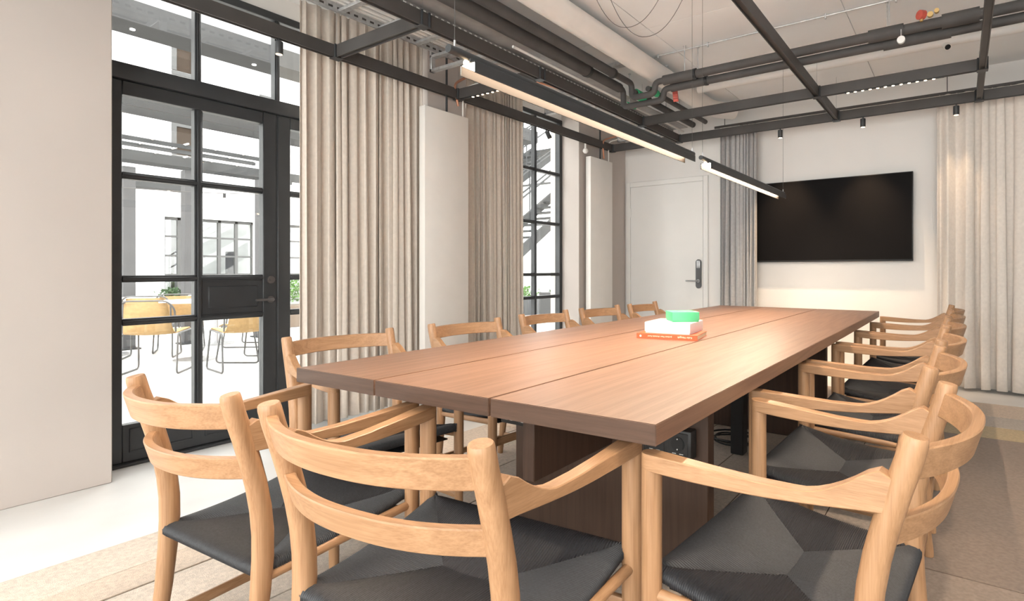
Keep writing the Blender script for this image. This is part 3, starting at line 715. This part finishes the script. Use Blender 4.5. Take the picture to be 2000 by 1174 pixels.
cd = pipe('conduit', 'thin metal conduit clipped to the ceiling', [(-2.321, 4.234, CZ - .014), (XR, 4.234, CZ - .014)], .006, GALV)
for i in range(9): B(-2.163 + i * .45 - .006, -2.163 + i * .45 + .006, 4.223, 4.245, CZ - .036, CZ, .002, 1).build('clip', GALV, cd)
lb = thing('ceiling_bracket', 'flat grey steel bracket plate fixed to the ceiling', 'bracket', (-2.50, 4.234, CZ))
B(-.13, .13, -.05, .05, -.02, 0, .003, 1).build('plate', GALV, lb); B(-.13, .13, -.055, -.045, -.035, -.0, .002, 1).build('flange', GALV, lb)
pipe('copper_pipe', 'copper heating pipe bending above the first radiator', [(-3.529, 3.227, 2.46), (-3.503, 3.155, 2.62), (-3.059, 3.083, 2.66), (-2.901, 4.147, 2.68)], .010, COPPER, .06)
pipe('copper_pipe', 'copper heating pipe bending above the far radiator', [(-3.529, 5.499, 2.40), (-3.503, 5.427, 2.60), (-3.007, 5.364, 2.64)], .010, COPPER, .06)
# valves and gauges
def valve(x, y, z, label, red=True):
    t = thing('pipe_valve', label, 'valve', (x, y, z))
    MB().tube([(0, 0, -.01), (0, 0, .03)], .010, 10).build('stem', BRASS, t)
    q = MB(); q.tube([(-.012, -.012, .032), (.012, .012, .032)], .03, 14); q.sphere((0, 0, .032), .02, 10); q.build('handwheel', RED, t)
    q = MB(); q.tube([(.05, -.03, .015), (.05, -.005, .015)], .017, 14).tube([(.085, -.03, .03), (.085, -.005, .03)], .014, 12); q.build('brass_cap', BRASS, t)
    return t
valve(-0.211, 4.138, 2.70, 'red and brass valve on the paired dark pipes')
rv = thing('pipe_valve', 'red painted valve cluster below the pipe jog', 'valve', (-2.11, 4.399, 2.62))
for i in range(5): MB().tube([(i * .012 - .02, .05 - i * .02, .05 - i * .028), (i * .012 + .02, .06 - i * .02, .05 - i * .028)], .016, 10).build('red_clamp', RED, rv)
gg = thing('pressure_gauge', 'small white round gauge hanging below the paired pipes', 'gauge', (-0.327, 4.147, 2.60))
MB().tube([(0, -.012, 0), (0, .012, 0)], .024, 20).build('dial', mat('white_dial', (.8, .79, .77), .4), gg); MB().tube([(0, 0, .02), (0, 0, .07)], .003, 6).build('stem', GALV, gg)
def white_spot(x, y, z, label):
    t = thing('white_ceiling_spotlight', label, 'spotlight', (x, y, z))
    MB().tube([(0, 0, .0), (0, 0, .09)], .03, 16).build('canister', WHITEP, t)
    q = MB(); q.tube([(.02, -.035, -.03), (.012, -.018, -.012), (0, 0, .01)], [.026, .026, .02], 16); q.build('lamp_head', WHITEP, t)
    MB().tube([(.0225, -.041, -.036), (.0195, -.034, -.029)], .019, 14).build('lens', BEZ, t); return t
white_spot(-.10, 4.922, CZ - .09 - .06, 'small white adjustable spotlight beside the white pipe')
sd = thing('smoke_detector', 'white round detector dish above the far right pipes', 'detector', (0.327, 4.165, 2.80))
MB().sphere((0, 0, 0), .055, 18, (1, 1, .45)).build('dish', WHITEP, sd); MB().tube([(0, 0, 0), (0, 0, CZ - 2.80)], .012, 8).build('stem', BRASS, sd)

# ------------------------------------------------------------------ courtyard outside the windows
PAVE = mat('courtyard_paving', (.50, .49, .47), .85, var=.05, scale=3)
FACW = mat('white_render', (.66, .66, .65), .9, var=.02)
GREYS = mat('grey_painted_steel', (.048, .049, .050), .7, var=.1, spec=.08)
PALES = mat('pale_grey_frames', (.085, .085, .085), .7, spec=.08)
cg = tag(B(-40, -4.0, -22, 42, -.12, -.03).build('courtyard_ground', PAVE), 'pale courtyard paving outside the windows', kind='structure')
cg2 = tag(B(-4.0, 14, BY + .3, 42, -.12, -.03).build('courtyard_ground', PAVE), 'pale paving beyond the far wall', kind='structure')
RZ = R(14)
def rotp(x, y):   # courtyard buildings stand slightly askew to the room
    return x, y
bld = thing('courtyard_building', 'white rendered building across the courtyard with gridded windows', 'building', (-14.0, 0, 0), R(0))
WINS = [(4.66, 5.22, .15, 2.21, 2, 5), (5.36, 6.42, .15, 2.21, 3, 5), (7.15, 8.5, .15, 2.21, 3, 5), (2.2, 3.2, .15, 2.21, 3, 5)]
UP = [(4.86, 5.14, 3.55, 4.15), (4.86, 5.14, 5.35, 5.95), (6.62, 6.78, 4.9, 5.2)]
cuts = sorted(WINS)
yprev = -12
for (a, b, z0, z1, nc, nr) in cuts:
    B(-.3, 0, yprev, a, 0, 9).build('wall', FACW, bld); B(-.3, 0, a, b, z1, 9).build('wall', FACW, bld); B(-.3, 0, a, b, -.05, z0).build('wall', FACW, bld); yprev = b
B(-.3, 0, yprev, 15.5, 0, 9).build('wall', FACW, bld)
DARKROOM = mat('dim_room', (.55, .55, .56), .9)
for (a, b, z0, z1, nc, nr) in cuts:
    f = MB(); f.box(-.12, -.06, a, b, z0, z0 + .06).box(-.12, -.06, a, b, z1 - .06, z1)
    for i in range(nc + 1): y = a + (b - a) * i / nc; f.box(-.12, -.06, y - .03, y + .03, z0, z1)
    for j in range(1, nr): z = z0 + (z1 - z0) * j / nr; f.box(-.11, -.07, a, b, z - .02, z + .02)
    w = f.build('window', PALES, bld)
    for i in range(nc):
        for j in range(nr):
            B(-.095, -.09, a + (b - a) * i / nc + .03, a + (b - a) * (i + 1) / nc - .03, z0 + (z1 - z0) * j / nr, z0 + (z1 - z0) * (j + 1) / nr).build('pane', GLASS, w)
    B(-.9, -.85, a - .3, b + .3, 0, 2.6).build('interior', DARKROOM, bld)
    B(-.5, -.4, a + (b - a) * .62, a + (b - a) * .78, z0, z1 - .7).build('dark_curtain', mat('dark_drape', (.05, .05, .06), .9), bld)
BRW = mat('brown_blind', (.036, .027, .021), .8, spec=.05)
for (a, b, z0, z1) in UP:
    f = MB(); f.box(.0, .05, a - .08, b + .08, z0 - .1, z0 - .02).box(0, .04, a - .08, a, z0, z1).box(0, .04, b, b + .08, z0, z1).box(0, .04, a - .08, b + .08, z1, z1 + .08); w = f.build('window', PALES, bld)
    B(.0, .015, a, b, z0, z1).build('pane', BRW, w)
# steel pergola with open rungs
def pergola_beam(Xc, y0, y1, z, label, skew, wid=.34, dep=.16, nr=.36):
    t = thing('pergola_beam', label, 'pergola', (Xc, 0, 0), 0, group='grey ladder beams of the courtyard pergola')
    sk = math.tan(skew)
    def P(y, dx): return (dx - (y - 3) * sk, y)
    for s in (-1, 1):
        MB().poly([P(y0, s * wid / 2 - .02), P(y0, s * wid / 2 + .02), P(y1, s * wid / 2 + .02), P(y1, s * wid / 2 - .02)], z, z + dep).build('rail', GREYS, t)
    y = y0 + .1
    while y < y1:
        MB().tube([(*P(y, -wid / 2 - .12), z + dep), (*P(y, wid / 2 + .12), z + dep)], .012, 6).build('rung', WHITEP, t); y += nr
    return t
SK = R(3)
pergola_beam(-6.7, -1.0, 4.6, 2.62, 'nearest grey ladder beam of the pergola outside the glazed doors', SK, .34, .15, .33)
pergola_beam(-8.75, -1.0, 4.15, 2.68, 'raised grey ladder beam with open rungs of the pergola', SK, .42, .05, .36)
pergola_beam(-9.7, -1.0, 5.2, 2.60, 'middle grey ladder beam of the pergola carrying small lamps', SK, .30, .14, .36)
pergola_beam(-12.4, -1.0, 4.5, 2.58, 'farthest grey ladder beam of the pergola outside the glazed doors', SK, .30, .13, .42)
for x, y, lb_, h in ((-9.7, 2.80, 'grey pergola post seen through the left door pane', 2.55), (-9.7, 3.52, 'grey pergola post seen beside the middle door mullion', 2.60), (-9.7, 4.56, 'pale grey pergola post seen through the right door pane', 2.60)):
    t = thing('pergola_post', lb_, 'post', (x, y, -.03), 0, group='grey posts of the courtyard pergola')
    B(-.07, .07, -.07, .07, 0, h, .005, 1).build('shaft', mat('post_grey_steel', (.085, .085, .088), .7, spec=.08), t); B(-.12, .12, -.12, .12, 0, .02, .003, 1).build('foot_plate', GREYS, t)
# festoon lights
fs = thing('festoon_lights', 'string of small warm bulbs hanging across the courtyard', 'string lights')
BULB = emit('festoon_bulb', (1., .62, .25), 9.)
def strand(p, q_, sag_, nb):
    p, q_ = Vector(p), Vector(q_); pts = [p.lerp(q_, i / 24) - Vector((0, 0, sag_ * (1 - (2 * i / 24 - 1) ** 2))) for i in range(25)]
    MB().tube(pts, .006, 5).build('flex', BLK2, fs)
    for k in range(nb):
        c = pts[int(24 * (k + .5) / nb)]
        h_ = MB().tube([c, c - Vector((0, 0, .07))], .022, 8).build('lamp_holder', BEZ if k % 2 else mat('tan_holder', (.35, .28, .24), .6), fs)
        MB().sphere(c - Vector((0, 0, .095)), .028, 10).build('bulb', BULB, h_)
strand((-7.0, -1.0, 3.72), (-7.0, 6.0, 3.80), .06, 9)
strand((-4.9, 2.4, 3.02), (-8.5, 4.2, 3.7), .12, 4)
strand((-9.55, -.4, 2.30), (-9.55, 5.4, 2.42), .16, 7)
# canopy strip above the doors
CANL = emit('canopy_light', (1, .97, .9), 5.)
cp = thing('canopy', 'grey steel canopy edge above the glazed doors', 'canopy')
B(-5.25, -4.95, -4, 6, 2.86, 3.02).build('edge_beam', mat('canopy_steel', (.065, .065, .066), .7, spec=.08), cp)
for i in range(12): MB().tube([(-5.1, -.6 + i * .42, 2.853), (-5.1, -.6 + i * .42, 2.86)], .016, 12).build('recessed_light', CANL, cp)

# outdoor chairs: woven shell on a steel sled frame
WEAVE = mat('straw_woven_shell', (.33, .21, .090), .8, var=.12, scale=30, bump=.4, bscale=200, stretch=(1, 1, 1))
def out_chair():
    t = thing('courtyard_chair', '', 'chair')
    pr = [(.24, .43), (.20, .455), (.0, .44), (-.16, .43), (-.20, .45), (-.225, .52), (-.25, .65), (-.27, .76)]
    rows = []
    for k, (y, z) in enumerate(pr):
        w = .235 if k < 4 else .235 - .012 * (k - 3)
        rows.append([(w * u, y + (.03 * (1 - u * u) * -1 if k > 3 else 0), z - (.015 * (1 - u * u) if k < 4 else 0)) for u in (-1, -.6, -.2, .2, .6, 1)])
    f = MB().grid(rows).build('woven_shell', WEAVE, t, 60); so = f.modifiers.new('thickness', 'SOLIDIFY'); so.thickness = .012
    for s in (-1, 1):
        MB().tube(fillet([(s * .245, .20, .44), (s * .265, .26, .01), (s * .265, -.25, .01), (s * .25, -.17, .43), (s * .245, .20, .44)], .05, 4), .0095, 8).build('sled_leg', OUTM, t)
    MB().tube(fillet([(-.24, -.20, .45), (-.25, -.255, .70), (-.19, -.29, .785), (.19, -.29, .785), (.25, -.255, .70), (.24, -.20, .45)], .06, 4), .0095, 8).build('back_frame', OUTM, t)
    return t
oc = out_chair(); ofirst = [True]
def ochair(x, y, rz, lb_):
    o = oc if ofirst[0] else copy_tree(oc); ofirst[0] = False
    o.location = (x, y, -.03); o.rotation_euler = (0, 0, R(rz)); o['label'] = lb_; o['group'] = 'straw woven courtyard chairs'
GOC = 'straw woven courtyard chairs'
ochair(-7.3, 2.36, 52, 'straw woven courtyard chair nearest the left door pane, back turned')
ochair(-7.3, 3.32, 124, 'straw woven courtyard chair facing left, seen through the right door pane')
ochair(-6.75, 2.97, 85, 'straw woven courtyard chair behind the middle door mullion')
ochair(-8.6, 2.72, 60, 'straw woven courtyard chair in the second row behind the nearest chair')
ochair(-8.95, 3.15, 66, 'straw woven courtyard chair in the back row beside the pergola posts')
ochair(-8.7, 3.95, 130, 'straw woven courtyard chair in the second row, right of the door mullion')
ochair(-8.8, 1.98, 70, 'straw woven courtyard chair at the left edge of the door glass')
def otable(x, y, lb_):
    t = thing('courtyard_table', lb_, 'table', (x, y, -.03), group='white round courtyard tables')
    MB().tube([(0, 0, .715), (0, 0, .74)], .35, 32).build('table_top', mat('white_laminate', (.85, .85, .84), .4), t)
    MB().tube([(0, 0, .02), (0, 0, .715)], .03, 12).build('column', STEEL, t)
    MB().tube([(0, 0, 0), (0, 0, .02)], .22, 24).build('base_plate', STEEL, t)
otable(-7.85, 2.92, 'white round courtyard table beside the nearest woven chairs'); otable(-9.3, 3.75, 'white round courtyard table in the back row'); otable(-9.2, 2.45, 'white round courtyard table at the left edge of the glass')
# planters with shrubs
LEAF = [mat('leaf_%d' % i, c, .6, var=.25, scale=20) for i, c in enumerate(((.07, .17, .04), (.11, .23, .055), (.03, .075, .022)))]
def planter(x, y, rz, L, W, Hh, box_m, lb_, leafh=.35, nl=420, seed=1):
    t = thing('planter', lb_, 'planter', (x, y, -.03), R(rz))
    q = MB(); q.box(-L / 2, L / 2, -W / 2, W / 2, 0, Hh, .01, 1); q.build('trough', box_m, t)
    random.seed(seed); q = MB(); bm = q.bm
    for i in range(nl):
        a, b, c = random.gauss(0, .36), random.gauss(0, .36), random.random()
        c0 = Vector((a * L / 2 * 1.1, b * W / 2 * 1.1, Hh + leafh * (.1 + .8 * c) * (1 - .35 * min(1, a * a))))
        d = Vector((random.uniform(-1, 1), random.uniform(-1, 1), random.uniform(-.2, 1))).normalized() * random.uniform(.05, .09)
        e = d.cross(Vector((random.random(), random.random(), random.random()))).normalized() * .02
        v = [bm.verts.new(p) for p in (c0, c0 + d * .5 + e, c0 + d, c0 + d * .5 - e)]; bm.faces.new(v)
    o = q.build('foliage', LEAF[seed % 3], t); o['kind'] = 'stuff'
    return t
WOODP = mat('planter_timber', (.13, .095, .07), .8); ZINCP = mat('planter_zinc', (.05, .052, .055), .6)
planter(-11.0, 5.80, 90, 1.6, .5, .42, WOODP, 'timber planter with a bright green shrub beside the curtain edge', .62, 700, 1)
planter(-12.9, 4.42, 90, .5, .4, .50, ZINCP, 'planter with a dark green shrub behind the woven chairs', .26, 260, 2)
planter(-9.3, 10.6, 90, .8, .9, .38, ZINCP, 'grey planter with low green plants outside the second window', .32, 500, 1)
planter(-8.05, 10.45, 90, .6, .6, .58, ZINCP, 'tall grey planter box outside the second window', .02, 40, 2)
# fire stair beyond the second window
st = thing('fire_stair', 'grey steel fire stair climbing outside the second window', 'staircase')
for fl_, (xa, dz) in enumerate(((-7.5, 0.0), (-8.55, 1.0))):
    n = 18; y0, z0, dy, rz_ = 7.0, .32 + dz, .245, .158
    for s in (0, .95):
        pts = [(y0, z0), (y0 + dy * n, z0 + rz_ * n)]
        q = MB(); q.sweep([[(xa - s - .02, y, z), (xa - s + .02, y, z), (xa - s + .02, y, z + .26), (xa - s - .02, y, z + .26)] for y, z in pts]); q.build('stringer', GREYS, st)
        for k in (.55, .95): MB().tube([(xa - s, y0, z0 + .26 + k), (xa - s, y0 + dy * n, z0 + rz_ * n + .26 + k)], .02, 6).build('hand_rail', GREYS, st)
        for k in range(0, n, 4): MB().tube([(xa - s, y0 + dy * k, z0 + rz_ * k + .2), (xa - s, y0 + dy * k, z0 + rz_ * k + 1.2)], .015, 6).build('baluster', GREYS, st)
    for k in range(n): B(xa - .95, xa, y0 + dy * k, y0 + dy * k + .25, z0 + rz_ * k + .18, z0 + rz_ * k + .21).build('tread', GREYS, st)
# tall neighbour with a tiled roof, and the white return wall right of the stair
nb = thing('neighbour_house', 'white house with a grey tiled roof beyond the fire stair', 'building', (-20, 20.5, 0))
B(-6, 6, 0, 6, 0, 5.2).build('wall', FACW, nb)
TILE = mat('grey_roof_tile', (.30, .29, .29), .8, var=.25); rt = None
MB().poly([(-6.3, -.4), (6.3, -.4), (6.3, -.35), (-6.3, -.35)], 5.1, 5.2).build('gutter', GREYS, nb)
tm = MB().box(-.19, .19, 0, .42, 0, .035, .008, 1, Matrix.Rotation(R(33), 4, 'X')).mesh('tile'); tm.materials.append(TILE)
for j in range(11):
    for i in range(27):
        o = link('roof_tile', tm, nb); o.location = (-5.9 + i * .45 + (.22 if j % 2 else 0), -.4 + j * .33, 5.15 + j * .225)
B(-6, 6, 0, 6, 5.15, 5.2).build('roof_deck', GREYS, nb)
rw = thing('return_wall', 'white rendered wall right of the fire stair', 'wall', (-6.9, 10.2, 0))
B(0, 5, 0, .3, -.03, 8).build('wall', FACW, rw); B(-.05, 0, -.02, .3, -.03, 8).build('corner_trim', FACW, rw)
